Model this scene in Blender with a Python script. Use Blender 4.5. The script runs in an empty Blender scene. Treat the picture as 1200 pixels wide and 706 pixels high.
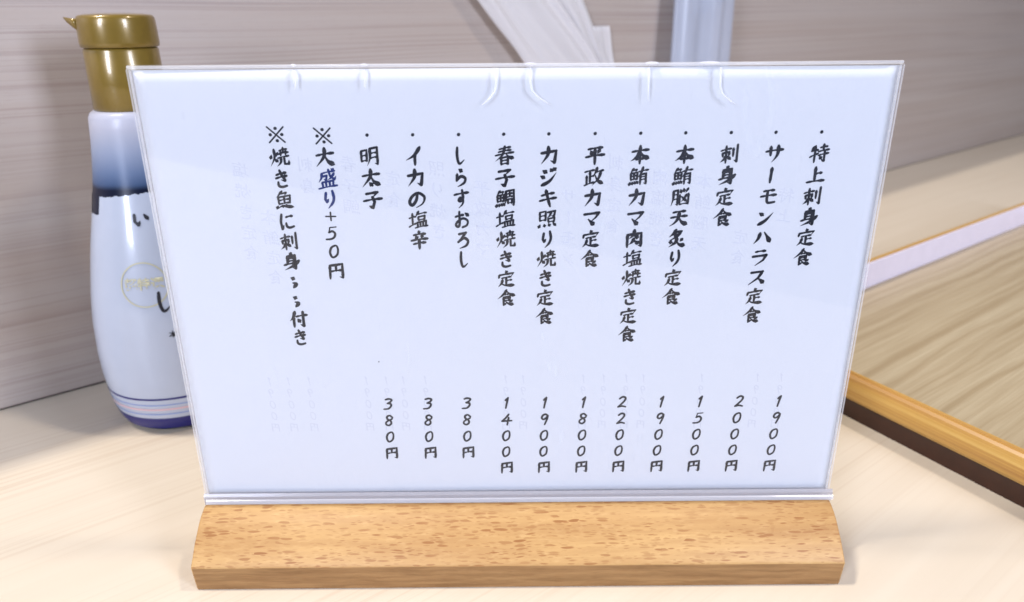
import bpy, bmesh, math, random
from mathutils import Vector, Matrix, noise as mnoise

S = bpy.context.scene
COL = S.collection
R = math.radians

# ------------------------------------------------------------------ camera
cam_d = bpy.data.cameras.new('camera')
cam = bpy.data.objects.new('camera', cam_d)
COL.objects.link(cam)
pitch, yaw, roll = 0.37180, -0.00327, -0.00619
fw = Vector((-math.sin(yaw) * math.cos(pitch), math.cos(yaw) * math.cos(pitch), -math.sin(pitch)))
rt = Vector((math.cos(yaw), math.sin(yaw), 0))
up = rt.cross(fw)
rt2 = rt * math.cos(roll) + up * math.sin(roll)
up2 = -rt * math.sin(roll) + up * math.cos(roll)
M = Matrix((rt2, up2, -fw)).transposed().to_4x4()
M.translation = Vector((-0.00308, -0.29845, 0.24913))
cam.matrix_world = M
cam_d.sensor_width = 36
cam_d.lens = 26.01
cam_d.clip_start = 0.01
cam_d.clip_end = 50
cam_d.dof.use_dof = True
cam_d.dof.focus_distance = 0.325
cam_d.dof.aperture_fstop = 10
S.camera = cam

# ------------------------------------------------------------------ world and lamps
W = bpy.data.worlds.new('World')
S.world = W
W.use_nodes = True
bg = W.node_tree.nodes['Background']
bg.inputs[0].default_value = (0.62, 0.72, 1.0, 1)
bg.inputs[1].default_value = 0.16


def area(name, loc, target, size, power, color, size_y=None):
    d = bpy.data.lights.new(name, 'AREA')
    d.energy = power
    d.color = color
    d.size = size
    if size_y:
        d.shape = 'RECTANGLE'
        d.size_y = size_y
    o = bpy.data.objects.new(name, d)
    COL.objects.link(o)
    o.location = loc
    o.rotation_euler = (Vector(target) - Vector(loc)).to_track_quat('-Z', 'Y').to_euler()
    return o


# ceiling spot over the partition (makes the crisp shade along the wall)
tube = area('ceiling_lamp', (-1.28, -0.08, 2.6), (0.05, 0.1, 0), 0.10, 65, (1.0, 0.925, 0.83), 0.62)
zz = (Vector((-1.28, -0.08, 2.6)) - Vector((0.05, 0.1, 0))).normalized()
yy = Vector((0.781, 0.625, 0))
yy = (yy - zz * yy.dot(zz)).normalized()
tube.matrix_world = Matrix.Translation((-1.28, -0.08, 2.6)) @ Matrix((yy.cross(zz), yy, zz)).transposed().to_4x4()
# wide cool daylight from the customer's side of the counter
area('window_light', (1.42, -1.20, 0.84), (0, 0.1, 0.1), 0.4, 36, (0.70, 0.78, 1.0), 0.9)
area('window_light', (-0.92, -1.62, 0.84), (0, 0.1, 0.1), 0.4, 36, (0.72, 0.79, 1.0), 0.9)
# second warm ceiling lamp on the right, low on the horizon of the room
area('side_lamp', (0.9, -0.01, 2.0), (0.1, 0.05, 0.05), 0.14, 16.0, (1.0, 0.90, 0.80))

S.view_settings.view_transform = 'Standard'
S.view_settings.look = 'None'
S.view_settings.exposure = 0.0
S.view_settings.gamma = 1.0
S.render.engine = 'CYCLES'
S.cycles.use_denoising = True
S.cycles.max_bounces = 10
S.cycles.transparent_max_bounces = 24
S.cycles.sample_clamp_indirect = 4


# ------------------------------------------------------------------ node helper
class NT:
    def __init__(self, name):
        self.m = bpy.data.materials.new(name)
        self.m.use_nodes = True
        self.t = self.m.node_tree
        self.t.nodes.clear()
        self.out = self.t.nodes.new('ShaderNodeOutputMaterial')

    def n(self, kind, ins=None, **props):
        nd = self.t.nodes.new('ShaderNode' + kind)
        for k, v in props.items():
            setattr(nd, k, v)
        for k, v in (ins or {}).items():
            sock = nd.inputs[k]
            if isinstance(v, bpy.types.NodeSocket):
                self.t.links.new(v, sock)
            else:
                sock.default_value = v
        return nd

    def math(self, op, a, b=0.0, c=0.0):
        nd = self.n('Math', {0: a, 1: b, 2: c}, operation=op)
        return nd.outputs[0]

    def ramp(self, fac, stops):
        nd = self.n('ValToRGB', {0: fac})
        els = nd.color_ramp.elements
        while len(els) < len(stops):
            els.new(0.5)
        for e, (p, c) in zip(els, stops):
            e.position = p
            e.color = (*c, 1) if len(c) == 3 else c
        return nd.outputs[0]

    def mix(self, fac, a, b, blend='MIX'):
        nd = self.n('Mix', data_type='RGBA', blend_type=blend)
        for s, v in ((nd.inputs[0], fac), (nd.inputs[6], a), (nd.inputs[7], b)):
            if isinstance(v, bpy.types.NodeSocket):
                self.t.links.new(v, s)
            else:
                s.default_value = v if not isinstance(v, tuple) or len(v) == 4 else (*v, 1)
        return nd.outputs[2]

    def coords(self, rotz=0.0, scale=(1, 1, 1), loc=(0, 0, 0)):
        tc = self.n('TexCoord')
        mp = self.n('Mapping', {'Vector': tc.outputs['Object'], 'Rotation': (0, 0, rotz)})
        mp2 = self.n('Mapping', {'Vector': mp.outputs[0], 'Scale': scale, 'Location': loc})
        return mp2.outputs[0]

    def noise(self, vec, scale=1.0, detail=4.0, rough=0.55, dist=0.0):
        return self.n('TexNoise', {'Vector': vec, 'Scale': scale, 'Detail': detail, 'Roughness': rough, 'Distortion': dist}).outputs[0]

    def done(self, shader):
        self.t.links.new(shader, self.out.inputs[0])
        return self.m


def principled(nt, color, rough=0.5, bump=None, bump_d=0.0002, **kw):
    ins = {'Base Color': color if isinstance(color, bpy.types.NodeSocket) else (*color, 1), 'Roughness': rough}
    for k, v in kw.items():
        ins[k.replace('_', ' ')] = v
    if bump is not None:
        b = nt.n('Bump', {'Height': bump, 'Strength': 1.0, 'Distance': bump_d})
        ins['Normal'] = b.outputs[0]
    return nt.n('BsdfPrincipled', ins).outputs[0]


GRAIN = R(37.8)


def mat_counter():
    nt = NT('counter_laminate')
    v = nt.coords(-GRAIN, (1.6, 430, 1))
    fine = nt.noise(v, 1.0, 3, 0.6)
    v2 = nt.coords(-GRAIN, (3, 60, 1), (3, 7, 0))
    mid = nt.noise(v2, 1.0, 3, 0.5, 0.4)
    patch = nt.noise(nt.coords(-GRAIN, (3, 9, 1), (1.7, 0.4, 0)), 1.0, 2, 0.5)
    base = nt.ramp(mid, [(0.3, (0.605, 0.52, 0.405)), (0.75, (0.64, 0.56, 0.445))])
    lines = nt.ramp(fine, [(0.36, (1, 1, 1)), (0.50, (0, 0, 0))])
    amt = nt.math('MULTIPLY', lines, nt.ramp(patch, [(0.40, (0.03,) * 3), (0.66, (0.42,) * 3)]))
    colr = nt.mix(amt, base, (0.46, 0.335, 0.225))
    speck = nt.noise(nt.coords(-GRAIN, (700, 1500, 1)), 1.0, 1, 0.5)
    colr = nt.mix(nt.math('MULTIPLY', speck, 0.10), colr, (0.50, 0.42, 0.32))
    return nt.done(principled(nt, colr, 0.45, bump=fine, bump_d=0.00003, Specular_IOR_Level=0.3))


def mat_wall():
    nt = NT('wall_laminate')
    # object x runs along the wall, z up
    tc = nt.n('TexCoord').outputs['Object']
    wob = nt.noise(nt.n('Mapping', {'Vector': tc, 'Scale': (1.6, 1, 4)}).outputs[0], 1.0, 2, 0.5)
    sep = nt.n('SeparateXYZ', {0: tc})
    z2 = nt.math('ADD', sep.outputs[2], nt.math('MULTIPLY', wob, 0.012))
    vec = nt.n('CombineXYZ', {0: sep.outputs[0], 1: 0.0, 2: z2}).outputs[0]
    fine = nt.noise(nt.n('Mapping', {'Vector': vec, 'Scale': (1.5, 1, 520)}).outputs[0], 1.0, 3, 0.6)
    broad = nt.noise(nt.n('Mapping', {'Vector': vec, 'Scale': (1.0, 1, 40), 'Location': (4, 0, 2)}).outputs[0], 1.0, 3, 0.6)
    pore = nt.noise(nt.n('Mapping', {'Vector': tc, 'Scale': (90, 1, 900)}).outputs[0], 1.0, 2, 0.5)
    patch = nt.noise(nt.n('Mapping', {'Vector': tc, 'Scale': (3, 1, 5)}).outputs[0], 1.0, 2, 0.5)
    base = nt.ramp(broad, [(0.28, (0.375, 0.300, 0.250)), (0.5, (0.405, 0.340, 0.295)), (0.72, (0.430, 0.372, 0.330))])
    lines = nt.ramp(fine, [(0.34, (1, 1, 1)), (0.52, (0, 0, 0))])
    colr = nt.mix(nt.math('MULTIPLY', lines, nt.ramp(patch, [(0.35, (0.22,) * 3), (0.65, (0.50,) * 3)])), base, (0.215, 0.145, 0.125))
    colr = nt.mix(nt.math('MULTIPLY', nt.ramp(pore, [(0.6, (0,) * 3), (0.75, (1,) * 3)]), 0.18), colr, (0.25, 0.17, 0.14))
    return nt.done(principled(nt, colr, 0.38, bump=fine, bump_d=0.00006, Specular_IOR_Level=0.45))


def mat_beech():
    nt = NT('beech_wood')
    tc = nt.n('TexCoord').outputs['Object']
    warp = nt.n('TexNoise', {'Vector': tc, 'Scale': 60.0, 'Detail': 2.0})
    wv = nt.n('VectorMath', {0: warp.outputs[1], 1: (0.5, 0.5, 0.5)}, operation='SUBTRACT').outputs[0]
    wv = nt.n('VectorMath', {0: wv, 1: (0.004, 0.0022, 0.0022)}, operation='MULTIPLY').outputs[0]
    vec = nt.n('VectorMath', {0: tc, 1: wv}, operation='ADD').outputs[0]

    def flecks(sx, sy, off, cut):
        m = nt.n('Mapping', {'Vector': vec, 'Scale': (sx, sy, sy), 'Location': off, 'Rotation': (0, R(2), R(-3))}).outputs[0]
        vo = nt.n('TexVoronoi', {'Vector': m, 'Scale': 1.0, 'Randomness': 1.0})
        rnd = nt.n('SeparateColor', {0: vo.outputs['Color']})
        lim = nt.math('MULTIPLY', rnd.outputs[0], cut)
        d = nt.math('SUBTRACT', lim, vo.outputs['Distance'])
        return nt.math('MULTIPLY', nt.n('Clamp', {0: nt.math('MULTIPLY', d, 7.0)}).outputs[0], nt.math('ADD', nt.math('MULTIPLY', rnd.outputs[1], 0.7), 0.3))
    f1 = flecks(140, 760, (3, 1, 5), 0.60)
    f2 = flecks(250, 1300, (9, 4, 2), 0.56)
    fine = nt.noise(nt.n('Mapping', {'Vector': vec, 'Scale': (25, 420, 420)}).outputs[0], 1.0, 4, 0.6)
    broad = nt.noise(nt.n('Mapping', {'Vector': vec, 'Scale': (7, 60, 60)}).outputs[0], 1.0, 3, 0.6)
    pale = nt.noise(nt.n('Mapping', {'Vector': vec, 'Scale': (160, 500, 500)}).outputs[0], 1.0, 2, 0.6)
    base = nt.ramp(broad, [(0.3, (0.38, 0.205, 0.070)), (0.7, (0.53, 0.325, 0.122))])
    colr = nt.mix(nt.math('MULTIPLY', nt.ramp(fine, [(0.35, (1,) * 3), (0.62, (0,) * 3)]), 0.40), base, (0.33, 0.165, 0.055))
    colr = nt.mix(nt.math('MULTIPLY', nt.ramp(pale, [(0.55, (0,) * 3), (0.72, (1,) * 3)]), 0.22), colr, (0.62, 0.41, 0.18))
    ff = nt.math('MAXIMUM', f1, nt.math('MULTIPLY', f2, 0.7))
    # the rays only show on the quarter-sawn faces; the upright front edge is plainer, with shade painted in as darker brown
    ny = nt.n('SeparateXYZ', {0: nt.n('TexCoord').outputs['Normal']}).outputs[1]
    flatsawn_shade = nt.ramp(nt.math('ABSOLUTE', ny), [(0.93, (0,) * 3), (0.97, (1,) * 3)])
    dens = nt.noise(nt.n('Mapping', {'Vector': vec, 'Scale': (28, 90, 90)}).outputs[0], 1.0, 2, 0.5)
    ff = nt.math('MULTIPLY', ff, nt.ramp(dens, [(0.30, (0.35,) * 3), (0.50, (1,) * 3)]))
    ff = nt.math('MULTIPLY', ff, nt.math('SUBTRACT', 1.0, nt.math('MULTIPLY', flatsawn_shade, 0.85)))
    colr = nt.mix(nt.math('MULTIPLY', flatsawn_shade, 0.75), colr, nt.ramp(fine, [(0.35, (0.155, 0.070, 0.022)), (0.65, (0.29, 0.150, 0.056))]))
    colr = nt.mix(nt.math('MULTIPLY', ff, 0.92), colr, (0.25, 0.095, 0.022))
    return nt.done(principled(nt, colr, 0.50, bump=fine, bump_d=0.00008, Specular_IOR_Level=0.4))


def mat_oak(lo, hi, dark, name, sc=1.0):
    nt = NT(name)
    tc = nt.n('TexCoord').outputs['Object']
    wob = nt.noise(nt.n('Mapping', {'Vector': tc, 'Scale': (4 * sc, 16 * sc, 1)}).outputs[0], 1.0, 3, 0.55)
    sep = nt.n('SeparateXYZ', {0: tc})
    y2 = nt.math('ADD', sep.outputs[1], nt.math('MULTIPLY', wob, 0.022))
    vec = nt.n('CombineXYZ', {0: sep.outputs[0], 1: y2, 2: 0.0}).outputs[0]
    rings = nt.noise(nt.n('Mapping', {'Vector': vec, 'Scale': (1.5, 135, 1)}).outputs[0], 1.0, 2, 0.5)
    fine = nt.noise(nt.n('Mapping', {'Vector': tc, 'Scale': (14, 700, 1)}).outputs[0], 1.0, 3, 0.6)
    base = nt.ramp(rings, [(0.3, lo), (0.7, hi)])
    colr = nt.mix(nt.math('MULTIPLY', nt.ramp(rings, [(0.34, (1,) * 3), (0.50, (0,) * 3)]), 0.40), base, dark)
    colr = nt.mix(nt.math('MULTIPLY', nt.ramp(fine, [(0.4, (1,) * 3), (0.6, (0,) * 3)]), 0.30), colr, dark)
    return nt.done(principled(nt, colr, 0.35, bump=fine, bump_d=0.00003))


def mat_simple(name, color, rough=0.5, var=0.0, scale=200.0, **kw):
    nt = NT(name)
    if var:
        n_ = nt.noise(nt.n('TexCoord').outputs['Object'], scale, 3, 0.6)
        dk = tuple(c * (1 - var) for c in color)
        c = nt.ramp(n_, [(0.3, dk), (0.7, color)])
    else:
        c = color
    return nt.done(principled(nt, c, rough, **kw))


def mat_rim():
    nt = NT('golden_rim_wood')
    tc = nt.n('TexCoord').outputs['Object']
    # stripes run along each rim piece (object x)
    a = nt.noise(nt.n('Mapping', {'Vector': tc, 'Scale': (3, 350, 350)}).outputs[0], 1.0, 3, 0.6)
    b = nt.noise(nt.n('Mapping', {'Vector': tc, 'Scale': (60, 900, 900)}).outputs[0], 1.0, 2, 0.6)
    c = nt.ramp(a, [(0.3, (0.34, 0.15, 0.035)), (0.52, (0.50, 0.285, 0.065)), (0.7, (0.60, 0.38, 0.11))])
    c = nt.mix(nt.math('MULTIPLY', b, 0.2), c, (0.36, 0.15, 0.03))
    return nt.done(principled(nt, c, 0.38, bump=a, bump_d=0.0001, Coat_Weight=0.15, Coat_Roughness=0.2))


def mat_clear(name, tint=(1, 1, 1), rough=0.03, haze=0.0, haze_col=(0.85, 0.9, 1.0), scratch=True):
    nt = NT(name)
    # thin sheet: only the outer side of each face reflects (a leaving ray must not count as total reflection)
    bf = nt.n('NewGeometry').outputs['Backfacing']
    fr = nt.math('MULTIPLY', nt.n('Fresnel', {'IOR': 1.44}).outputs[0], nt.math('SUBTRACT', 1.0, bf))
    tr = nt.n('BsdfTransparent', {'Color': (*tint, 1)}).outputs[0]
    gl = nt.n('BsdfGlossy', {'Color': (1, 1, 1, 1), 'Roughness': rough}).outputs[0]
    base = nt.n('MixShader', {0: fr, 1: tr, 2: gl}).outputs[0]
    df = nt.n('BsdfDiffuse', {'Color': (*haze_col, 1)}).outputs[0]
    if scratch:
        tc = nt.n('TexCoord').outputs['Object']
        # sparse fine scratches and smudges
        w = nt.n('Mapping', {'Vector': tc, 'Scale': (60, 1, 14), 'Rotation': (0, R(38), 0)}).outputs[0]
        s1 = nt.ramp(nt.noise(w, 1.0, 5, 0.7, 1.2), [(0.66, (0,) * 3), (0.70, (1,) * 3)])
        sm = nt.ramp(nt.noise(tc, 14.0, 3, 0.6), [(0.45, (0,) * 3), (0.75, (1,) * 3)])
        f = nt.math('ADD', nt.math('MULTIPLY', s1, 0.03), nt.math('MULTIPLY', sm, 0.015))
        f = nt.math('ADD', f, haze)
    else:
        f = haze
    return nt.done(nt.n('MixShader', {0: f, 1: base, 2: df}).outputs[0])


def mat_film(name, color, alpha, rough=0.3, transl=0.4):
    nt = NT(name)
    tr = nt.n('BsdfTransparent', {'Color': (1, 1, 1, 1)}).outputs[0]
    df = principled(nt, color, rough)
    tl = nt.n('BsdfTranslucent', {'Color': (*color, 1)}).outputs[0]
    a = nt.n('MixShader', {0: transl, 1: df, 2: tl}).outputs[0]
    return nt.done(nt.n('MixShader', {0: alpha, 1: tr, 2: a}).outputs[0])


def mat_paper():
    nt = NT('menu_paper')
    n_ = nt.noise(nt.n('TexCoord').outputs['Object'], 900.0, 3, 0.6)
    c = nt.ramp(n_, [(0.3, (0.755, 0.755, 0.765)), (0.7, (0.785, 0.785, 0.795))])
    p = principled(nt, c, 0.7)
    tl = nt.n('BsdfTranslucent', {'Color': (0.80, 0.80, 0.82, 1)}).outputs[0]
    return nt.done(nt.n('MixShader', {0: 0.15, 1: p, 2: tl}).outputs[0])


def mat_bottle():
    nt = NT('frosted_bottle')
    tc = nt.n('TexCoord').outputs['Object']
    z = nt.n('SeparateXYZ', {0: tc}).outputs[2]
    t = nt.math('MULTIPLY', nt.math('ADD', z, nt.math('MULTIPLY', nt.noise(tc, 60.0, 2, 0.5), 0.0016)), 4.0)          # 0..1 over 25 cm
    c = nt.ramp(t, [(0.0, (0.006, 0.010, 0.03)), (0.622, (0.003, 0.006, 0.022)), (0.634, (0.05, 0.085, 0.17)), (0.66, (0.11, 0.155, 0.26)), (0.705, (0.24, 0.28, 0.38)), (0.76, (0.40, 0.405, 0.47))])
    return nt.done(principled(nt, c, 0.30, Specular_IOR_Level=0.28))


MAT = dict(
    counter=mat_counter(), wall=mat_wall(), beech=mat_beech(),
    oak=mat_oak((0.40, 0.31, 0.185), (0.475, 0.39, 0.25), (0.27, 0.19, 0.095), 'oak_panel'),
    rim=mat_rim(),
    dark=mat_simple('dark_brown_lacquer', (0.040, 0.012, 0.006), 0.35, 0.3, 120),
    pale_lip=mat_simple('pale_inner_lip', (0.74, 0.68, 0.76), 0.25, 0.05, 60),
    acrylic=mat_clear('clear_acrylic', (0.950, 0.958, 0.972), 0.015),
    acrylic_back=mat_clear('clear_acrylic_back', (0.97, 0.99, 1.0), 0.02, scratch=False),
    edge=mat_film('acrylic_edge', (0.94, 0.94, 0.96), 0.45, 0.12, 0.5),
    fold=mat_film('acrylic_fold', (0.60, 0.58, 0.60), 0.62, 0.15, 0.4),
    crease=mat_film('acrylic_crease', (0.93, 0.94, 1.0), 0.5, 0.1, 0.5),
    paper=mat_paper(),
    ink=mat_simple('black_ink', (0.006, 0.006, 0.012), 0.5),
    price_ink=mat_simple('grey_black_ink', (0.016, 0.016, 0.022), 0.5),
    blue_ink=mat_simple('blue_ink', (0.006, 0.020, 0.12), 0.5),
    ghost=mat_simple('show_through_ink', (0.67, 0.67, 0.705), 0.7),
    bottle=mat_bottle(),
    gold=mat_simple('gold_plastic', (0.20, 0.128, 0.018), 0.28, 0.08, 300, Metallic=0.2, Coat_Weight=0.5, Coat_Roughness=0.1),
    label=mat_simple('label_film', (0.42, 0.465, 0.56), 0.28, 0.03, 80, Coat_Weight=0.6, Coat_Roughness=0.08),
    navy=mat_simple('navy_print', (0.004, 0.006, 0.13), 0.3, Coat_Weight=0.05),
    steel_blue=mat_simple('steel_blue_print', (0.22, 0.29, 0.52), 0.3),
    pink=mat_simple('pink_print', (0.62, 0.42, 0.45), 0.3),
    gold_print=mat_simple('gold_print', (0.47, 0.45, 0.30), 0.4),
    bag=mat_film('white_paper_bag', (0.86, 0.83, 0.82), 0.93, 0.55, 0.40),
    sleeve=mat_film('frosted_sleeve', (0.66, 0.70, 0.80), 0.62, 0.22, 0.35),
    seam=mat_simple('dark_joint', (0.03, 0.02, 0.015), 0.8),
)


# ------------------------------------------------------------------ mesh helpers
def link(name, bm, mat, parent=None, smooth=False, mats=None):
    me = bpy.data.meshes.new(name)
    bm.normal_update()
    bm.to_mesh(me)
    bm.free()
    for m in (mats or [mat]):
        me.materials.append(m)
    if smooth:
        for p in me.polygons:
            p.use_smooth = True
    o = bpy.data.objects.new(name, me)
    COL.objects.link(o)
    if parent:
        o.parent = parent
    return o


def empty(name, loc=(0, 0, 0), rotz=0.0):
    o = bpy.data.objects.new(name, None)
    o.empty_display_size = 0.02
    COL.objects.link(o)
    o.location = loc
    o.rotation_euler = (0, 0, rotz)
    return o


def tag(o, label, cat, group=None):
    o['label'] = label
    o['category'] = cat
    if group:
        o['group'] = group


def box_bm(x0, x1, y0, y1, z0, z1, bevel=0.0, seg=2):
    bm = bmesh.new()
    vs = [bm.verts.new((x, y, z)) for x in (x0, x1) for y in (y0, y1) for z in (z0, z1)]
    for f in ((0, 1, 3, 2), (4, 6, 7, 5), (0, 4, 5, 1), (2, 3, 7, 6), (0, 2, 6, 4), (1, 5, 7, 3)):
        bm.faces.new([vs[i] for i in f])
    bmesh.ops.recalc_face_normals(bm, faces=bm.faces)
    if bevel:
        bmesh.ops.bevel(bm, geom=list(bm.edges), offset=bevel, segments=seg, affect='EDGES', profile=0.5)
    return bm


def prism_bm(profile, x0, x1, nx=1, jitter=None):
    """profile: (y, z) closed polygon, extruded along x"""
    bm = bmesh.new()
    rings = []
    for i in range(nx + 1):
        x = x0 + (x1 - x0) * i / nx
        rings.append([bm.verts.new((x, y, z)) for y, z in profile])
    n = len(profile)
    for a, b in zip(rings, rings[1:]):
        for k in range(n):
            bm.faces.new((a[k], a[(k + 1) % n], b[(k + 1) % n], b[k]))
    bm.faces.new(rings[0])
    bm.faces.new(rings[-1])
    bmesh.ops.recalc_face_normals(bm, faces=bm.faces)
    return bm


def lathe_bm(prof, seg=72, cap=True):
    bm = bmesh.new()
    rings = [[bm.verts.new((r * math.cos(2 * math.pi * k / seg), r * math.sin(2 * math.pi * k / seg), z)) for k in range(seg)] for z, r in prof]
    for a, b in zip(rings, rings[1:]):
        for k in range(seg):
            bm.faces.new((a[k], a[(k + 1) % seg], b[(k + 1) % seg], b[k]))
    if cap:
        bm.faces.new(rings[0][::-1])
        bm.faces.new(rings[-1])
    bmesh.ops.recalc_face_normals(bm, faces=bm.faces)
    return bm


def tube_bm(pts, rad, seg=8):
    bm = bmesh.new()
    rings = []
    for i, p in enumerate(pts):
        p = Vector(p)
        d = (Vector(pts[min(i + 1, len(pts) - 1)]) - Vector(pts[max(i - 1, 0)])).normalized()
        a = d.cross(Vector((0, 1, 0))).normalized()
        b = d.cross(a)
        r = rad[i] if isinstance(rad, (list, tuple)) else rad
        rings.append([bm.verts.new(p + (a * math.cos(2 * math.pi * k / seg) + b * math.sin(2 * math.pi * k / seg)) * r) for k in range(seg)])
    for a, b in zip(rings, rings[1:]):
        for k in range(seg):
            bm.faces.new((a[k], a[(k + 1) % seg], b[(k + 1) % seg], b[k]))
    bm.faces.new(rings[0])
    bm.faces.new(rings[-1])
    bmesh.ops.recalc_face_normals(bm, faces=bm.faces)
    return bm


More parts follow.
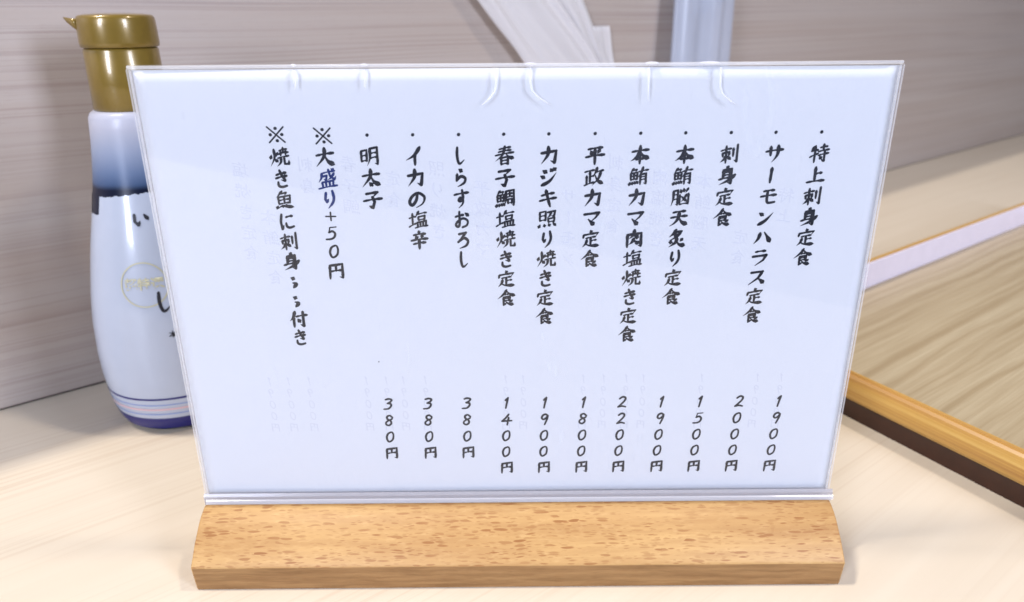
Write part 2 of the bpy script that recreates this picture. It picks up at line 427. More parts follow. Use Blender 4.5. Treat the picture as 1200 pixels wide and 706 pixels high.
# ------------------------------------------------------------------ brush lettering
# every character as brush strokes on a 100 x 100 grid, y down
# h horizontal, v vertical, p sweep that tapers, n press that swells, d dot, k ends in a hook, q fold that tapers, z fold, s smooth, t smooth tapering
FISH_L = "p:24,6 8,28|q:22,14 40,13 34,26|v:10,30 11,66|z:10,30 44,28 43,64|h:12,47 42,45|v:27,30 27,64|h:11,65 43,63|d:8,76 3,92|d:18,76 20,90|d:29,75 34,88|d:39,74 48,87"
FIRE_L = "d:12,34 6,52|p:44,26 34,46|p:26,6 27,48 4,90|d:28,56 42,72"
SUN_L = "v:10,16 10,72|z:10,17 38,14 37,71|h:11,44 36,42|h:11,71 37,69"
G = {
 '特': "p:22,12 6,38|h:12,34 42,31|v:28,8 28,94|h:4,64 44,50|h:54,20 88,18|v:70,4 70,38|h:46,40 98,35|h:48,60 97,54|k:78,42 78,92 64,84|d:54,66 64,80",
 '上': "v:46,8 46,82|h:48,44 78,40|h:8,86 94,81",
 '刺': "h:6,28 56,22|v:14,40 16,60|k:15,42 48,38 46,62|v:31,6 32,94|p:31,58 22,74 4,88|d:35,58 46,68 56,78|v:68,22 68,64|k:88,6 88,93 74,84",
 '身': "p:52,2 42,18|v:30,20 29,64|k:30,20 70,16 70,92 54,86|h:31,34 68,32|h:31,48 68,46|h:10,68 68,60|p:90,48 60,74 10,96",
 '定': "d:48,2 54,14|v:14,22 10,40|q:15,24 90,19 76,38|h:26,44 74,40|v:50,42 50,84|h:52,62 78,59|p:30,54 24,74 6,92|n:22,70 42,86 96,92",
 '食': "p:50,2 36,24 2,50|n:50,6 66,26 98,42|h:42,30 58,28|z:34,44 69,41 67,68|v:34,44 34,90|h:35,55 66,53|h:35,67 67,65|q:34,90 52,80|p:80,68 64,78|n:44,68 60,84 90,94",
 'サ': "h:10,36 94,31|v:32,12 33,58|p:70,10 70,48 60,72 42,94",
 'ー': "v:52,10 50,50 48,88",
 'モ': "h:26,20 78,17|h:12,48 90,43|s:46,18 45,68 54,84 86,82",
 'ン': "d:18,24 38,38|p:18,88 52,68 90,26",
 'ハ': "p:36,24 28,54 6,82|n:58,20 76,48 94,80",
 'ラ': "h:26,16 76,13|q:14,42 84,38 70,66 30,94",
 'ス': "q:18,22 78,18 56,56 8,92|n:54,56 72,70 90,90",
 '本': "h:10,32 92,27|v:50,4 50,96|p:48,34 34,60 4,80|n:52,34 68,58 98,74|h:32,74 68,71",
 '鮪': FISH_L + "|h:50,26 99,21|p:72,4 64,32 46,58|v:60,42 60,94|k:60,42 89,39 89,93 77,88|h:61,57 88,55|h:61,71 88,69",
 '脳': "p:12,12 12,54 2,92|k:12,13 35,10 35,90 25,84|h:14,36 34,34|h:13,60 34,58|d:48,8 53,26|d:64,4 67,22|p:88,6 74,28|v:46,36 46,90|h:46,90 91,87|v:91,34 91,92|p:82,38 68,60 54,76|d:54,46 68,60 82,76",
 '天': "h:20,18 82,14|h:10,46 92,41|p:52,18 48,50 30,76 4,92|n:52,46 66,72 98,90",
 '炙': "p:44,2 34,20 10,40|q:42,14 74,11 52,40 14,60|d:36,22 50,38|d:22,62 18,76|p:80,56 68,70|p:50,46 46,72 10,97|n:50,66 66,86 97,94",
 'り': "k:32,16 26,48 34,62 46,48|t:70,8 76,44 66,72 40,97",
 '焼': FIRE_L + "|h:54,16 92,12|v:73,2 73,30|h:46,34 98,29|v:61,20 60,42|v:86,18 85,40|h:44,54 99,48|p:60,54 56,78 36,96|k:76,52 77,88 98,90 99,70",
 'き': "h:20,26 78,18|h:16,44 82,35|t:42,4 56,34 72,60 48,54|s:28,66 30,84 50,92 78,88",
 'カ': "k:12,36 86,29 78,90 58,78|p:46,6 44,46 10,92",
 '肉': "v:15,26 15,96|k:15,27 88,22 88,95 73,88|p:52,2 46,30 24,50|n:48,28 62,40 76,46|p:50,50 42,68 24,82|n:50,56 62,70 78,80",
 'マ': "q:12,24 88,20 70,46 46,66|n:32,52 48,70 64,88",
 '塩': "h:4,36 38,31|v:21,12 21,76|h:2,84 40,68|p:54,4 38,32|h:50,20 94,15|v:52,34 53,54|z:52,34 86,31 84,52|h:53,53 84,50|v:46,64 48,88|z:46,64 92,60 90,87|v:61,63 62,87|v:76,62 76,87|h:34,93 99,88",
 '平': "h:16,18 86,13|d:28,28 38,46|p:74,24 62,46|h:4,58 97,51|v:50,16 50,98",
 '政': "h:4,20 50,15|v:30,18 30,82|h:31,49 48,46|v:13,42 13,86|h:2,91 52,80|p:66,4 60,26 46,46|h:60,28 98,22|p:86,26 74,62 42,96|n:56,42 70,72 99,94",
 'ジ': "d:22,14 40,26|d:10,42 30,54|p:16,92 56,72 90,30|d:60,8 70,20|d:76,4 86,16",
 'キ': "h:18,34 80,24|h:8,62 92,51|v:40,6 50,50 62,96",
 '照': "v:11,10 11,58|z:11,10 42,7 41,57|h:12,33 41,31|h:12,57 41,55|k:52,14 92,10 85,40 72,34|p:70,12 64,32 48,46|v:55,50 57,70|z:55,50 88,47 86,68|h:57,69 86,67|d:12,78 4,94|d:34,78 37,92|d:57,77 64,91|d:80,74 95,92",
 '春': "h:24,14 80,9|h:20,28 82,24|h:4,44 96,38|p:52,2 40,44 4,74|n:58,40 72,58 99,70|v:33,60 33,96|z:33,60 68,57 68,96|h:34,77 67,75|h:34,94 67,92",
 '子': "q:20,18 78,13 52,38|k:50,38 60,64 50,95 30,84|h:4,56 98,49",
 '鯛': FISH_L + "|p:54,12 55,56 44,94|k:54,12 96,9 96,93 86,88|h:63,28 88,26|v:75,17 75,43|h:61,45 90,43|v:65,57 65,80|z:65,57 86,55 86,79|h:65,79 86,77",
 'し': "t:36,6 34,44 40,80 52,90 76,72",
 'ら': "d:42,6 60,18|v:30,30 26,64|t:26,64 52,44 78,56 70,80 32,97",
 'す': "h:8,26 92,19|t:56,4 60,48 44,62 34,56 44,44 60,58 56,80 34,98",
 'お': "h:10,32 58,25|s:34,6 34,74 24,88 12,78 22,60 56,44 84,60 78,84 52,93|d:70,16 90,32",
 'ろ': "q:28,16 70,11 22,60|t:22,60 56,40 82,58 70,84 30,97",
 'イ': "p:78,6 50,44 6,68|v:52,38 52,95",
 'の': "t:54,22 46,58 24,82 12,62 28,32 60,18 90,42 80,76 46,96",
 '辛': "v:50,0 51,14|h:22,20 82,16|d:33,26 40,40|p:68,24 60,42|h:8,50 94,44|h:20,70 82,65|v:50,48 50,99",
 '明': SUN_L + "|p:54,10 54,58 38,96|k:54,10 92,7 92,95 78,88|h:55,36 91,34|h:54,60 91,57",
 '太': "h:8,36 94,30|p:50,4 46,44 4,94|n:50,40 66,70 98,90|d:42,74 56,90",
 '大': "h:8,38 94,31|p:50,4 46,46 4,94|n:50,40 66,72 98,92",
 '盛': "p:22,18 20,40 4,62|h:22,18 90,12|k:27,34 48,31 43,54 32,48|k:58,2 66,36 86,56 96,40|p:86,24 70,44 50,56|d:74,0 86,8|v:22,64 25,90|z:22,64 80,61 78,89|v:41,63 42,89|v:60,62 61,89|h:2,95 98,89",
 '円': "v:15,14 12,96|k:15,15 88,11 87,95 68,88|v:50,13 50,50|h:15,52 86,48",
 '魚': "p:42,0 12,30|q:38,12 64,10 54,26|v:20,30 22,68|z:20,30 82,27 79,66|v:51,29 51,67|h:22,49 80,46|h:22,68 79,65|d:16,76 8,90|n:14,90 38,78 60,84 98,92|d:40,74 42,86|d:58,73 62,84",
 'に': "k:22,12 14,52 20,90 32,70|h:48,28 86,24|s:46,62 50,80 66,87 92,82",
 '付': "p:34,4 24,34 4,58|v:25,36 25,96|h:40,34 99,28|k:78,8 78,93 60,84|d:48,50 60,68",
 'い': "k:18,22 18,62 34,86 44,62|d:68,26 86,58",
 '・': "o:50,50",
 '；': "d:38,30 54,38|d:44,60 62,68 46,88",
 '+': "x:26,50 74,50|x:50,26 50,74",
 '※': "x:8,10 92,92|x:90,10 14,94|o:50,18|o:22,52|o:80,51|o:54,84",
 '0': "s:58,8 34,22 22,54 30,86 46,90 68,70 74,34 68,12 58,8",
 '1': "s:40,28 58,8|s:60,6 50,50 42,94",
 '2': "s:30,22 54,6 74,16 64,44 20,92|s:20,91 50,84 76,90",
 '3': "s:30,12 54,6 76,14 64,32 42,44|s:42,44 66,48 68,66 48,88 14,92",
 '4': "s:66,6 42,38 14,64|s:14,64 88,60|s:66,34 60,60 54,96",
 '5': "x:40,10 80,6|x:40,10 32,44|s:32,44 54,36 70,52 62,78 40,90 12,92",
 '8': "s:72,20 54,6 34,16 36,36 58,52 62,74 44,90 24,82 24,64 44,48 68,36 74,20",
 '9': "s:74,22 58,8 36,18 28,40 40,52 58,42 74,18|s:74,18 66,54 50,96",
}
PROF = {
 'h': ((0, .65), (.08, .95), (.3, .52), (.7, .58), (.9, 1.2), (1, .8)),
 'v': ((0, .7), (.08, 1.25), (.35, .9), (.8, .95), (1, .6)),
 'p': ((0, .85), (.1, 1.3), (.5, .95), (1, .12)),
 'n': ((0, .40), (.35, .75), (.78, 1.7), (.9, 1.2), (1, .25)),
 'd': ((0, .45), (.55, 1.35), (.85, 1.2), (1, .6)),
 'k': ((0, .9), (.1, 1.0), (.6, .9), (.82, 1.15), (1, .2)),
 'q': ((0, .9), (.3, .75), (.45, 1.1), (1, .25)),
 'z': ((0, .85), (.45, .75), (.6, 1.0), (1, .85)),
 's': ((0, .8), (.2, .95), (.6, .85), (1, .75)),
 't': ((0, .85), (.2, 1.05), (.7, .9), (1, .25)),
 'x': ((0, .5), (1, .5)),
}


def lerp_prof(pr, t):
    for (a, x), (b, y) in zip(pr, pr[1:]):
        if t <= b:
            return x + (y - x) * (t - a) / max(b - a, 1e-6)
    return pr[-1][1]


def catmull(pts, n):
    P = [pts[0]] + pts + [pts[-1]]
    out = []
    for i in range(1, len(P) - 2):
        p0, p1, p2, p3 = P[i - 1], P[i], P[i + 1], P[i + 2]
        for k in range(n):
            t = k / n
            out.append(tuple(0.5 * (2 * p1[j] + (p2[j] - p0[j]) * t + (2 * p0[j] - 5 * p1[j] + 4 * p2[j] - p3[j]) * t * t + (3 * p1[j] - p0[j] - 3 * p2[j] + p3[j]) * t ** 3) for j in (0, 1)))
    out.append(pts[-1])
    return out


def glyph(ch, wt):
    """list of polygons (each a list of 2-D points) in 0..100 space"""
    polys = []
    for st in G[ch].split('|'):
        ty, body = st.split(':')
        pts = [tuple(float(c) for c in p.split(',')) for p in body.split()]
        if ty == 'o':
            cx, cy = pts[0]
            polys.append([(cx + 9 * math.cos(a * math.pi / 6), cy + 9 * math.sin(a * math.pi / 6)) for a in range(12)])
            continue
        smooth = ty in 'pndstvh'
        line = catmull(pts, 5 if len(pts) > 2 else 5) if smooth else None
        if line is None:
            line = []
            for a, b in zip(pts, pts[1:]):
                m = 5
                line += [(a[0] + (b[0] - a[0]) * k / m, a[1] + (b[1] - a[1]) * k / m) for k in range(m)]
            line.append(pts[-1])
        L = [0.0]
        for a, b in zip(line, line[1:]):
            L.append(L[-1] + math.hypot(b[0] - a[0], b[1] - a[1]))
        # bow straight brush strokes a touch
        if ty == 'h' and len(pts) == 2:
            line = [(x, y - 2.0 * math.sin(math.pi * l / L[-1])) for (x, y), l in zip(line, L)]
        ws = [wt * lerp_prof(PROF[ty], l / L[-1]) for l in L]
        if ty == 'd' and L[-1] < 22:
            ws = [w * 1.15 for w in ws]
        lt, rg = [], []
        for i, (x, y) in enumerate(line):
            a, b = line[max(i - 1, 0)], line[min(i + 1, len(line) - 1)]
            dx, dy = b[0] - a[0], b[1] - a[1]
            d = math.hypot(dx, dy) or 1
            nx, ny = -dy / d * ws[i] / 2, dx / d * ws[i] / 2
            lt.append((x + nx, y + ny))
            rg.append((x - nx, y - ny))
        for i in range(len(line) - 1):
            polys.append([lt[i], lt[i + 1], rg[i + 1], rg[i]])
        spots = [0, len(line) - 1]
        if not smooth:
            spots += [5 * k for k in range(1, len(pts) - 1)]
        for i in spots:
            r = ws[i] / 2
            sq = 1.0 if ty not in 'hv' else 1.0
            polys.append([(line[i][0] + r * sq * math.cos(a * math.pi / 4), line[i][1] + r * math.sin(a * math.pi / 4)) for a in range(8)])
    return polys


RND = random.Random(4)


def write(items, mapf, name, mat, parent, wt=17.2, rise=0.08):
    """items: (char, u, v, w, h) centre and size in paper units; mapf(u, v, k) -> 3-D point"""
    bm = bmesh.new()
    k = 0
    for ch, u, v, w, h in items:
        n_st = G[ch].count('|') + 1
        kanji = n_st > 7
        wt_ = wt * (0.80 if kanji else 1.0) * (0.92 if n_st > 10 else 1.0)
        rs = (rise + (0.05 if kanji else 0)) if ch not in '0123456789※+' else 0.0
        for poly in glyph(ch, wt_):
            k += 1
            vs = []
            for x, y in poly:
                y2 = y - rs * (x - 50)
                vs.append(bm.verts.new(mapf(u + (x - 50) / 100 * w, v - (y2 - 50) / 100 * h, k)))
            bm.faces.new(vs)
    return link(name, bm, mat, parent)


# ------------------------------------------------------------------ setting: counter and wall
WD = Vector((math.cos(R(38.66)), math.sin(R(38.66)), 0))          # direction the wall runs
WN = Vector((WD.y, -WD.x, 0))                                     # wall normal, towards the customer
W0 = Vector((0, 0.421, 0))


def wall_pt(s, off, z):
    p = W0 + WD * s + WN * off
    return Vector((p.x, p.y, z))


ang = math.atan2(WD.y, WD.x)
bm = box_bm(-1.6, 3.2, -0.766, 0.06, -0.03, 0.0, 0.0)
bmesh.ops.subdivide_edges(bm, edges=[e for e in bm.edges if abs((e.verts[0].co - e.verts[1].co).x) > 2], cuts=3)
c_ob = link('counter', bm, MAT['counter'])
# counter object: local x along the wall; material uses its own axes, so keep the grain turn at zero there
c_ob.location = W0
c_ob.rotation_euler = (0, 0, ang)
c_ob['kind'] = 'structure'
for nd in MAT['counter'].node_tree.nodes:
    if nd.type == 'MAPPING' and abs(nd.inputs['Rotation'].default_value[2]) > 0.1:
        nd.inputs['Rotation'].default_value[2] = R(0.9)
w_ob = link('wall', box_bm(-1.6, 3.2, 0.0, 0.03, 0.0016, 0.43, 0.0), MAT['wall'])
w_ob.location = W0
w_ob.rotation_euler = (0, 0, ang)
w_ob['kind'] = 'structure'
j_ob = link('wall_joint', box_bm(-1.6, 3.2, 0.0012, 0.028, 0.0001, 0.0014, 0.0), MAT['seam'])
j_ob.location = W0
j_ob.rotation_euler = (0, 0, ang)
j_ob['kind'] = 'structure'

# ------------------------------------------------------------------ menu holder
holder = empty('menu_holder', (0, 0, 0))
tag(holder, 'clear acrylic menu stand on a chunky beech wood base, at the front of the counter', 'menu stand')
# end profile of the wooden base, (y, z)
prof = [(-.0262, .0004), (-.0266, .0125), (-.0258, .0138), (-.0190, .0205), (-.0120, .0258), (-.0085, .0278), (-.0045, .0292), (-.0022, .0297),
        (-.0022, .0230), (.0068, .0230), (.0068, .0297), (.0095, .0290), (.0140, .0265), (.0200, .0215), (.0285, .0140), (.0300, .0120), (.0298, .0004)]
bm = prism_bm(prof, -0.1502, 0.1502, 1)
ends = [e for e in bm.edges if abs(e.verts[0].co.x - e.verts[1].co.x) < 1e-6]
bmesh.ops.bevel(bm, geom=ends, offset=0.0007, segments=2, affect='EDGES', profile=0.5)
# rounded lower right and left corners, a little hand sanding
for v in bm.verts:
    if v.co.z < 0.004 and abs(v.co.x) > 0.149:
        v.co.x -= math.copysign(0.0008, v.co.x)
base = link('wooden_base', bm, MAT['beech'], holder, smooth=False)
for p_ in base.data.polygons:
    p_.use_smooth = abs(p_.normal.x) < 0.5 and abs(p_.normal.y) < 0.93


FW, FT = 0.1503, 0.2296         # half width and top of the front sheet


def panel(name, x0, x1, y0, y1, z0, z1, clear):
    bm = box_bm(x0, x1, y0, y1, z0, z1)
    for f in bm.faces:
        f.material_index = 0 if abs(f.normal.y) > 0.9 else 1
    return link(name, bm, None, holder, mats=[clear, MAT['edge']])


panel('front_sheet', -FW, FW, 0.0, 0.0014, 0.0302, FT, MAT['acrylic'])
panel('back_sheet', -FW - 0.0012, FW + 0.0010, 0.0040, 0.0058, 0.0235, FT + 0.0012, MAT['acrylic_back'])
# side welds and the top weld joining the sheets
for sx in (-1, 1):
    link('side_seam', box_bm(min(sx * (FW - 0.0008), sx * (FW - 0.0002)), max(sx * (FW - 0.0008), sx * (FW - 0.0002)), 0.0016, 0.0038, 0.0302, FT - 0.0005), MAT['edge'], holder)
bm = tube_bm([(-FW - .0008, .0030, FT + .0004), (-.05, .0030, FT + .0006), (.06, .0030, FT + .0004), (FW + .0006, .0030, FT + .0007)], 0.0007, 10)
link('top_seam', bm, MAT['edge'], holder, smooth=True)
# bottom fold of the acrylic, standing in the slot of the base
bm = prism_bm([(-.0010, .0285), (-.0014, .0335), (-.0006, .0347), (-.0002, .0347), (-.0002, .0285)], -FW - .0002, FW + .0012)
link('bottom_fold', bm, MAT['fold'], holder)
bm = prism_bm([(-.0022, .0298), (-.0020, .0316), (-.0014, .0319), (-.0012, .0298)], -FW + .0008, FW + .0016)
link('bottom_fold', bm, MAT['edge'], holder)


def crease(pts, r=0.00042):
    pts = [(x / 1000, -0.0001, z / 1000) for x, z in pts]
    n = len(pts)
    rad = [r * (0.9 if i < n - 1 else 0.25) for i in range(n)]
    link('welded_crease', tube_bm(pts, rad, 6), MAT['crease'], holder, smooth=True)


crease([(-85.3, 229), (-85.6, 225), (-86, 222.2)], .0006)
crease([(-58.2, 229), (-58.6, 225), (-58.8, 222)], .0005)
crease([(-7.6, 229.3), (-7.7, 224), (-8.3, 220.6), (-10.6, 217.6), (-13.8, 215.2)])
crease([(5.6, 229.3), (5.6, 224), (6.2, 220.8), (9.2, 217.8), (13.6, 215.2)])
crease([(51.3, 229), (51.5, 223), (51.7, 216.4)])
crease([(79.2, 229), (79.5, 222), (80.8, 219), (84, 216.4), (86.4, 215.0)])
for x, w in ((-86.5, 2.2), (5.6, 4.6), (53, 5.5), (75.5, 8.5), (-59, 3)):      # beads of melted acrylic on the top edge
    bm = bmesh.new()
    bmesh.ops.create_uvsphere(bm, u_segments=12, v_segments=8, radius=1)
    for v in bm.verts:
        v.co = Vector((v.co.x * w / 2000 + x / 1000, v.co.y * 0.0012 + .0030, v.co.z * 0.0006 + FT + .0009))
    link('melt_bead', bm, MAT['crease'], holder, smooth=True)

# ------------------------------------------------------------------ menu sheet
sheet = empty('menu_sheet', (0, 0.0024, 0.0312))
tag(sheet, 'white printed Japanese menu sheet with vertical dish names and prices, inside the acrylic stand', 'menu')
OY, OZ = 0.0024, 0.0312
bm = bmesh.new()
NX, NZ = 60, 40
grid = {}


def paper_y(x, z):
    return 0.00025 * math.sin(x * 22 + z * 9) * math.sin(z * 14 + 1)


X0, X1, Z0, Z1 = -0.1494, 0.1494, 0.0312, 0.2291
for side, dy in ((0, 0.0), (1, 0.0003)):
    for i in range(NX + 1):
        for j in range(NZ + 1):
            x = X0 + (X1 - X0) * i / NX
            z = Z0 + (Z1 - Z0) * j / NZ
            grid[side, i, j] = bm.verts.new((x, paper_y(x, z) + dy, z - OZ))
    for i in range(NX):
        for j in range(NZ):
            q = [grid[side, i, j], grid[side, i + 1, j], grid[side, i + 1, j + 1], grid[side, i, j + 1]]
            bm.faces.new(q if side == 0 else q[::-1])
for i in range(NX):
    for j in (0, NZ):
        bm.faces.new((grid[0, i, j], grid[1, i, j], grid[1, i + 1, j], grid[0, i + 1, j]))
for j in range(NZ):
    for i in (0, NX):
        bm.faces.new((grid[0, i, j], grid[0, i, j + 1], grid[1, i, j + 1], grid[1, i, j]))
bmesh.ops.recalc_face_normals(bm, faces=bm.faces)
link('paper', bm, MAT['paper'], sheet, smooth=True)


def on_paper(u, v, k):
    u, v = u / 1000, v / 1000
    return (u, paper_y(u, v) - 0.00006 - k % 12 * 0.000002, v - OZ)


CH = 7.9
PITCH = 8.84
cols = [("特上刺身定食", 123.0), ("サーモンハラス定食", 104.6), ("刺身定食", 86.6), ("本鮪脳天炙り定食", 68.3), ("本鮪カマ肉塩焼き定食", 50.2), ("平政カマ定食", 31.9),
        ("カジキ照り焼き定食", 13.3), ("春子鯛塩焼き定食", -4.8), ("しらすおろし", -22.9), ("イカの塩辛", -41.3), ("明太子", -59.6)]
for s, x in cols:
    its = [('・', x - 0.2, 203.7, CH, CH)]
    for i, ch in enumerate(s):
        dx = -0.9 * i / 6 * (1 if x > 0 else -0.3)
        its.append((ch, x + dx, 195.1 - PITCH * i, CH * (0.86 if ch in 'きしりいろおすらに' else 1), CH * .98))
    write(its, on_paper, 'menu_line', MAT['ink'], sheet)
# the two notes
write([('※', -77.6, 203.6, 8.0, 7.4), ('大', -77.6, 194.9, CH, CH)], on_paper, 'menu_note', MAT['ink'], sheet)
write([('盛', -77.4, 186.0, CH, CH), ('り', -77.3, 177.6, CH * .9, CH)], on_paper, 'menu_note', MAT['blue_ink'], sheet)
write([('+', -77.5, 170.3, 8.4, 7.4), ('5', -77.7, 163.0, 6.6, 6.3), ('0', -77.4, 155.0, 6.6, 6.3), ('円', -77.4, 146.3, CH * .92, CH * .92)], on_paper, 'menu_note', MAT['ink'], sheet)
write([('※', -96.3, 204.2, 8.0, 7.4)] + [(ch, -96.1, 195.0 - 8.87 * i, CH * (0.86 if ch in 'きに' else 1), CH * .98) for i, ch in enumerate("焼き魚に刺身；；付き")], on_paper, 'menu_note', MAT['ink'], sheet)
prices = [("380円", -59.3), ("380円", -41.0), ("380円", -23.1), ("1400円", -4.8), ("1900円", 12.9), ("1800円", 30.8), ("2200円", 48.5), ("1900円", 66.8), ("1500円", 84.6), ("2000円", 102.6), ("1900円", 120.9)]
for s, x in prices:
    write([(ch, x + (0.25 if ch == '円' else 0) - 0.12 * i, 81.3 - 8.72 * i, 6.1 if ch != '円' else 6.3, 6.2 if ch != '円' else 6.4) for i, ch in enumerate(s)], on_paper, 'price', MAT['price_ink'], sheet, wt=18.0)
# a speck of ink
write([('・', -62.2, 103.0, 3.4, 3.4)], on_paper, 'ink_speck', MAT['ink'], sheet)


# faint mirrored print of the sheet behind, showing through
def on_paper_ghost(u, v, k):
    u, v = u / 1000, v / 1000
    return (u, paper_y(u, v) - 0.00003 - k % 12 * 0.000001, v - OZ)


ghosts = [("塩焼き定食", -112.5, 190), ("本鮪定食", -103.5, 170), ("刺身", -85.8, 192), ("春子鯛", -68.4, 192), ("定食", -50.6, 186), ("照り焼き", -32.6, 190), ("平政カマ", -14.2, 182),
          ("サーモン", 21.8, 178), ("刺身定食", 40.6, 192), ("肉塩焼き", 59.0, 186), ("本鮪脳天", 77.4, 184), ("定食", 94.6, 160), ("特上", 112, 178)]
its = []
for s, x, z in ghosts:
    for i, ch in enumerate(s):
        its.append((ch, x, z - PITCH * i, -6.6, 6.6))
for x in (-112.6, -104, -94.6, -68.6, -59.6, -51.8, -41.8, -5.2, 2.8, 30.2, 39.5, 49.8, 57.6, 84.2, 109.6, 120.4):
    for i, ch in enumerate("1900円"):
        its.append((ch, x, 93.5 - 6.0 * i, -4.2, 4.6))
write(its, on_paper_ghost, 'show_through_print', MAT['ghost'], sheet, wt=11)

# ------------------------------------------------------------------ soy sauce bottle
BX, BY = -0.2255, 0.152
bottle = empty('soy_sauce_bottle', (BX, BY, 0.0002))
tag(bottle, 'white and navy soy sauce squeeze bottle with a gold flip cap, behind the menu stand', 'bottle')
BP = [(0, .0335), (.0008, .0362), (.003, .0385), (.008, .0408), (.014, .0424), (.02, .0436), (.035, .0452), (.05, .0455), (.07, .0445), (.083, .0430), (.095, .0410), (.108, .0387), (.12, .0363),
      (.13, .0340), (.14, .0318), (.15, .0298), (.16, .0280), (.17, .0265), (.18, .0252), (.188, .0245), (.1935, .0240), (.1960, .0228), (.1975, .0206)]


def body_r(z):
    for (a, x), (b, y) in zip(BP, BP[1:]):
        if z <= b:
            return x + (y - x) * (z - a) / (b - a)
    return BP[-1][1]


link('body', lathe_bm(BP, 96), MAT['bottle'], bottle, smooth=True)
cap = link('cap', lathe_bm([(.1974, .0196), (.1980, .0203), (.2140, .0201), (.2305, .0198), (.2315, .0192)], 80), MAT['gold'], bottle, smooth=True)
bm = lathe_bm([(.2318, .0196), (.2322, .0206), (.2345, .0209), (.2440, .0206), (.2472, .0203), (.2484, .0197), (.2491, .0184), (.2496, .0150), (.2499, .0100), (.2501, .0030)], 80)
link('lid', bm, MAT['gold'], bottle, smooth=True)
# thumb tab of the lid
ta = R(196)
bm = bmesh.new()
tp = []
for t, wdt, zz in ((0, .0075, .2440), (.35, .0060, .2450), (.75, .0040, .2464), (1, .0018, .2476)):
    r0 = .0190 + .0070 * t
    d = Vector((math.cos(ta), math.sin(ta), 0))
    e = Vector((-d.y, d.x, 0))
    ring = []
    th = .0026 * (1 - t) + .0005
    for a, b in ((-1, 1), (1, 1), (1, -1), (-1, -1)):
        p = d * r0 + e * wdt * a
        ring.append(bm.verts.new((p.x, p.y, zz + b * th)))
    tp.append(ring)
for a, b in zip(tp, tp[1:]):
    for k in range(4):
        bm.faces.new((a[k], a[(k + 1) % 4], b[(k + 1) % 4], b[k]))
bm.faces.new(tp[0])
bm.faces.new(tp[-1])
bmesh.ops.recalc_face_normals(bm, faces=bm.faces)
link('thumb_tab', bm, MAT['gold'], bottle, smooth=True)


def body_pt(a, z, off):
    r = body_r(z) + off
    return Vector((r * math.cos(a), r * math.sin(a), z))


def band(name, z0, z1, mat, off, a0=0.0, a1=360.0, top=None, nz=2, seg=120):
    bm = bmesh.new()
    rows = []
    for i in range(seg + 1):
        a = a0 + (a1 - a0) * i / seg
        zt = z1 + (top(a) if top else 0)
        rows.append([bm.verts.new(body_pt(R(a), z0 + (zt - z0) * j / nz, off)) for j in range(nz + 1)])
    for a, b in zip(rows, rows[1:]):
        for j in range(nz):
            bm.faces.new((a[j], b[j], b[j + 1], a[j + 1]))
    bmesh.ops.recalc_face_normals(bm, faces=bm.faces)
    return link(name, bm, mat, bottle, smooth=True)


def ragged(a):
    # torn perforation along the top of the label, with a notch at the left side seam
    v = 0.0007 * mnoise.noise(Vector((a * 0.22, 1.3, 0))) + 0.0005 * mnoise.noise(Vector((a * 0.7, 4.3, 0)))
    v += 0.0016 * math.sin(R((a + 100) * 2.2))
    if -150 < a < -124:
        v -= 0.0105
    return v


label = band('label', 0.0045, 0.1512, MAT['label'], 0.00025, -270, 90, ragged, nz=30, seg=240)
band('printed_stripe', .0258, .0272, MAT['navy'], .0004)
band('printed_stripe', .0218, .0226, MAT['steel_blue'], .0004)
band('printed_stripe', .0182, .0196, MAT['pink'], .0004)
band('printed_stripe', .0148, .0158, MAT['steel_blue'], .0004)
band('navy_band', .0030, .0118, MAT['navy'], .0004, nz=4)


def on_bottle(a0, z0):
    def f(u, v, k):
        z = z0 + v / 1000
        return body_pt(R(a0) + (u / 1000) / body_r(z0), z, 0.0005 + (k % 12) * 2e-6)
    return f


write([('い', 0, 0, 10.5, 9.5)], on_bottle(-75, .1385), 'label_lettering', MAT['ink'], bottle, wt=17)
write([('し', 0, 0, 13, 13.5)], on_bottle(-67.5, .0895), 'label_lettering', MAT['ink'], bottle, wt=15)
bm = bmesh.new()
f_ = on_bottle(-80, .1005)
N = 72
ri = [bm.verts.new(f_(12.6 * math.cos(2 * math.pi * k / N), 12.6 * math.sin(2 * math.pi * k / N), 0)) for k in range(N)]
ro = [bm.verts.new(f_(13.4 * math.cos(2 * math.pi * k / N), 13.4 * math.sin(2 * math.pi * k / N), 0)) for k in range(N)]
for k in range(N):
    bm.faces.new((ri[k], ri[(k + 1) % N], ro[(k + 1) % N], ro[k]))
bmesh.ops.recalc_face_normals(bm, faces=bm.faces)
link('label_emblem', bm, MAT['gold_print'], bottle)


def font_text(txt, size, mapf, name, mat, extr=0.0):
    c = bpy.data.curves.new('t', 'FONT')
    c.body = txt
    c.size = size
    c.align_x = 'CENTER'
    c.align_y = 'CENTER'
    c.offset = extr
    c.resolution_u = 3
    o = bpy.data.objects.new('t', c)
    COL.objects.link(o)
    bpy.context.view_layer.update()
    dg = bpy.context.evaluated_depsgraph_get()
    me = bpy.data.meshes.new_from_object(o.evaluated_get(dg))
    bpy.data.objects.remove(o)
    bm = bmesh.new()
    bm.from_mesh(me)
    bpy.data.meshes.remove(me)
    bmesh.ops.subdivide_edges(bm, edges=[e for e in bm.edges if e.calc_length() > size * .3], cuts=1)
    for v in bm.verts:
        v.co = mapf(v.co.x, v.co.y, 0)
    return link(name, bm, mat, bottle)


font_text("超特選", 7.4, on_bottle(-80, .1005), 'label_lettering', MAT['gold_print'], 0.22)
font_text("本醸造", 4.6, on_bottle(-59, .0690), 'label_lettering', MAT['ink'], 0.05)

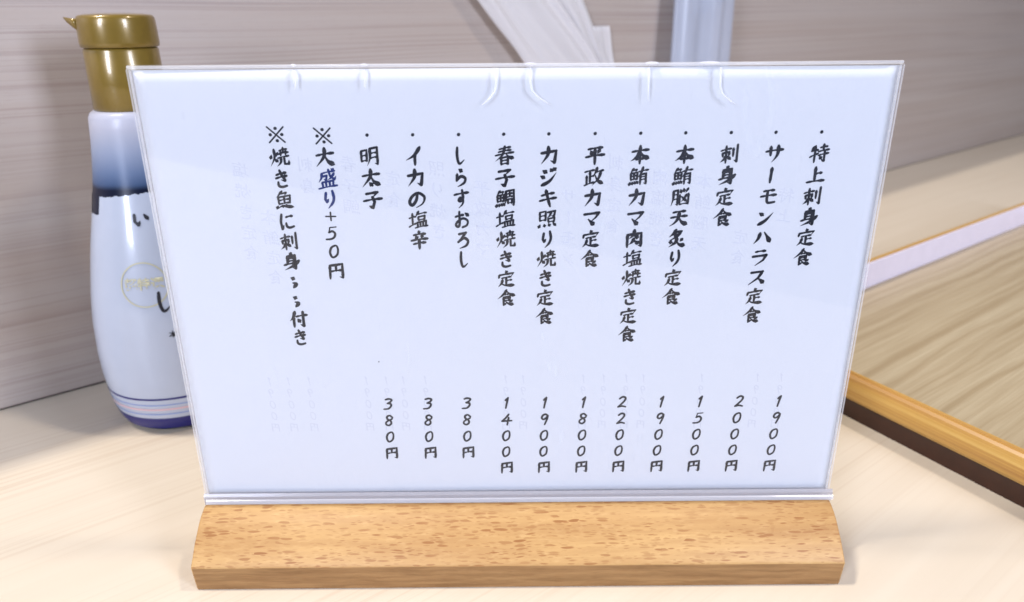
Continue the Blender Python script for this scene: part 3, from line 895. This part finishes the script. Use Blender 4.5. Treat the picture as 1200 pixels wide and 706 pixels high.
# ------------------------------------------------------------------ serving tray
TA = R(36.9)
ux = Vector((math.cos(TA), math.sin(TA), 0))
corner = Vector((.156, .232, 0))
near_end = Vector((.332, -.090, 0))
uy = (near_end - corner).normalized()
TL, TWD = 0.66, (near_end - corner).length
tray = empty('serving_tray', corner, 0)
tag(tray, 'oak grained serving tray with glossy golden rim and dark brown foot', 'tray')
cor = [Vector((0, 0, 0)), ux * TL, ux * TL + uy * TWD, uy * TWD]
mid = sum(cor, Vector()) / 4


def inset(p, d):
    """move a corner of the tray inwards by d on both sides"""
    k = cor.index(p)
    a = (cor[(k + 1) % 4] - p).normalized()
    b = (cor[(k - 1) % 4] - p).normalized()
    s = a.cross(b).length
    return p + (a + b) * d / s


def rail(k, prof, name, mat, parent=tray):
    """mitred rail along side k; prof: closed list of (inset, z); object x runs along the side"""
    p, q = cor[k], cor[(k + 1) % 4]
    d = (q - p).normalized()
    rot = math.atan2(d.y, d.x)
    Mi = Matrix.Rotation(-rot, 4, 'Z')
    bm = bmesh.new()
    ringa, ringb = [], []
    for i, z in prof:
        a = Mi @ (inset(p, i) - p)
        b = Mi @ (inset(q, i) - p)
        ringa.append(bm.verts.new((a.x, a.y, z)))
        ringb.append(bm.verts.new((b.x, b.y, z)))
    n = len(prof)
    for j in range(n):
        bm.faces.new((ringa[j], ringa[(j + 1) % n], ringb[(j + 1) % n], ringb[j]))
    bm.faces.new(ringa)
    bm.faces.new(ringb)
    bmesh.ops.recalc_face_normals(bm, faces=bm.faces)
    o = link(name, bm, mat, parent, smooth=False)
    o.location = p
    o.rotation_euler = (0, 0, rot)
    return o


rp = []
for t in range(9):                                    # rounded outer shoulder
    a = math.pi * 0.5 * t / 8
    rp.append((0.0060 - 0.0066 * math.sin(a) ** 0.8, 0.0140 + 0.0165 * (1 - (1 - math.cos(a)) ** 1.0) if t else 0.0305))
rp = [(0.0072, 0.0306), (0.0058, 0.0318), (0.0046, 0.0318), (0.0040, 0.0308), (0.0026, 0.0306), (0.0012, 0.0292), (0.0003, 0.0270), (-0.0004, 0.0240), (-0.0002, 0.0200), (0.0008, 0.0160), (0.0024, 0.0136), (0.0072, 0.0132)]
for k in range(4):
    rail(k, rp, 'rim', MAT['rim'])
    rail(k, [(0.0042, 0.0002), (0.0036, 0.0131), (0.0072, 0.0131), (0.0072, 0.0002)], 'foot_rail', MAT['dark'])
    rail(k, [(0.0073, 0.0052), (0.0073, 0.0300), (0.0086, 0.0296), (0.0092, 0.0052)], 'inner_lip', MAT['pale_lip'])
bm = bmesh.new()
b_in = [inset(p, 0.0074) for p in cor]
Mi = Matrix.Rotation(-TA, 4, 'Z')
lo = [bm.verts.new((Mi @ p) + Vector((0, 0, 0.0015))) for p in b_in]
hi = [bm.verts.new((Mi @ p) + Vector((0, 0, 0.0050))) for p in b_in]
bm.faces.new(lo)
bm.faces.new(hi)
for k in range(4):
    bm.faces.new((lo[k], lo[(k + 1) % 4], hi[(k + 1) % 4], hi[k]))
bmesh.ops.recalc_face_normals(bm, faces=bm.faces)
pnl = link('panel', bm, MAT['oak'], tray)
pnl.rotation_euler = (0, 0, TA)

# ------------------------------------------------------------------ white paper bag leaning on the wall
bag = empty('paper_bag', wall_pt(0.24, 0.03, 0.0002))
tag(bag, 'long crumpled white paper bag leaning diagonally against the wall behind the menu', 'paper bag')
inv = bag.location


def bag_sheet(name, sl, sr, folds, off, thick=0.0012, zt=0.36, zb=0.003, seed=1, top_cut=0.0):
    """sheet between two slanting edges sl(z), sr(z) on the wall plane, with ridges along its length"""
    bm = bmesh.new()
    nu, nv = 40, 40
    G2 = {}
    for i in range(nu + 1):
        u = i / nu
        for j in range(nv + 1):
            w = j / nv
            zt_ = zt + top_cut * (u - .5)
            z = zb + (zt_ - zb) * w
            s = sl(z) * (1 - u) + sr(z) * u + 0.005 * mnoise.noise(Vector((z * 22, u * 1.5 + seed, 0.4)))
            d = off * (1 - 0.55 * w)
            for c_, a_, wd in folds:
                d += a_ * math.exp(-((u - c_ - 0.05 * math.sin(w * 5 + c_ * 9)) / wd) ** 2)
            d += 0.0022 * mnoise.noise(Vector((u * 4 + seed, w * 4, seed * 3.1))) + 0.0012 * mnoise.noise(Vector((u * 11 + seed, w * 9, seed * 1.1)))
            d *= 1
            for side in (0, 1):
                G2[side, i, j] = bm.verts.new(wall_pt(s, max(d, 0.0015) + side * thick, z) - inv)
    for side in (0, 1):
        for i in range(nu):
            for j in range(nv):
                bm.faces.new((G2[side, i, j], G2[side, i + 1, j], G2[side, i + 1, j + 1], G2[side, i, j + 1]))
    for i in range(nu):
        for j in (0, nv):
            bm.faces.new((G2[0, i, j], G2[1, i, j], G2[1, i + 1, j], G2[0, i + 1, j]))
    for j in range(nv):
        for i in (0, nu):
            bm.faces.new((G2[0, i, j], G2[0, i, j + 1], G2[1, i, j + 1], G2[1, i, j]))
    bmesh.ops.recalc_face_normals(bm, faces=bm.faces)
    return link(name, bm, MAT['bag'], bag, smooth=True)


# slopes read along the wall
def ln(s26, slope):
    return lambda z: s26 + (0.26 - z) * slope


bag_sheet('main_fold', ln(-.046, .98), ln(.048, .92), [(.18, .004, .10), (.75, .006, .13), (1.0, .004, .06)], 0.012, seed=1)
bag_sheet('rear_fold', ln(.030, .98), ln(.086, .62), [(.5, .004, .2), (.9, .003, .06)], 0.006, thick=.001, seed=5)
bag_sheet('corner_flap', lambda z: .088 + (0.235 - z) * .40, lambda z: .122 + (.235 - z) * .35, [(.4, .003, .2)], 0.004, thick=.001, zt=.236, seed=8)

# ------------------------------------------------------------------ frosted plastic sleeve
slv = empty('plastic_sleeve', wall_pt(0.245, 0.03, 0.0002))
tag(slv, 'upright frosted pale blue plastic sleeve leaning on the wall, right of the paper bag', 'plastic sleeve')
inv2 = slv.location
bm = bmesh.new()
nu, nv = 64, 36
ring = []
for j in range(nv + 1):
    w = j / nv
    z = 0.001 + 0.345 * w
    cs = 0.2375 + 0.018 * w
    hw = 0.050 * (1 - 0.02 * w)
    row = []
    for i in range(nu):
        a = 2 * math.pi * i / nu
        c, s_ = math.cos(a), math.sin(a)
        ex = math.copysign(abs(c) ** 0.75, c) * hw
        dep = s_ * (0.011 + 0.002 * math.sin(3 * a + w * 2))
        dep += 0.0060 * math.exp(-((ex - 0.008) / 0.008) ** 2) * (1 if s_ > 0 else -1) - 0.0045 * math.exp(-((ex + 0.014) / 0.010) ** 2) * (1 if s_ > 0 else -1)
        zz = z
        if w == 1:
            zz = z - 0.0
        row.append(bm.verts.new(wall_pt(cs + ex, 0.034 - 0.016 * w + dep, zz) - inv2))
    ring.append(row)
for a, b in zip(ring, ring[1:]):
    for k in range(nu):
        bm.faces.new((a[k], a[(k + 1) % nu], b[(k + 1) % nu], b[k]))
bmesh.ops.recalc_face_normals(bm, faces=bm.faces)
so = link('film', bm, MAT['sleeve'], slv, smooth=True)
# folded-over flap whose slanted lower edge shows near the top
bm = bmesh.new()
fl = [[], []]
for i in range(17):
    u = i / 16
    s = 0.2275 + 0.054 * u
    zb = 0.2425 + 0.014 * abs(u - .12) ** 0.8 * 1.4
    bul = 0.004 * math.sin(math.pi * u) ** .7
    for j, z in enumerate((zb, 0.30)):
        fl[j].append((s, 0.0345 + bul - 0.016 * z / .345 + 0.001, z))
fr = {}
for j in (0, 1):
    for i, (s, d, z) in enumerate(fl[j]):
        for side in (0, 1):
            fr[side, i, j] = bm.verts.new(wall_pt(s, d + 0.0008 * side + 0.002 * (1 - j), z) - inv2)
for i in range(16):
    bm.faces.new((fr[0, i, 0], fr[0, i + 1, 0], fr[0, i + 1, 1], fr[0, i, 1]))
    bm.faces.new((fr[1, i, 0], fr[1, i, 1], fr[1, i + 1, 1], fr[1, i + 1, 0]))
    for j in (0, 1):
        bm.faces.new((fr[0, i, j], fr[1, i, j], fr[1, i + 1, j], fr[0, i + 1, j]))
bmesh.ops.recalc_face_normals(bm, faces=bm.faces)
link('folded_flap', bm, MAT['sleeve'], slv, smooth=True)
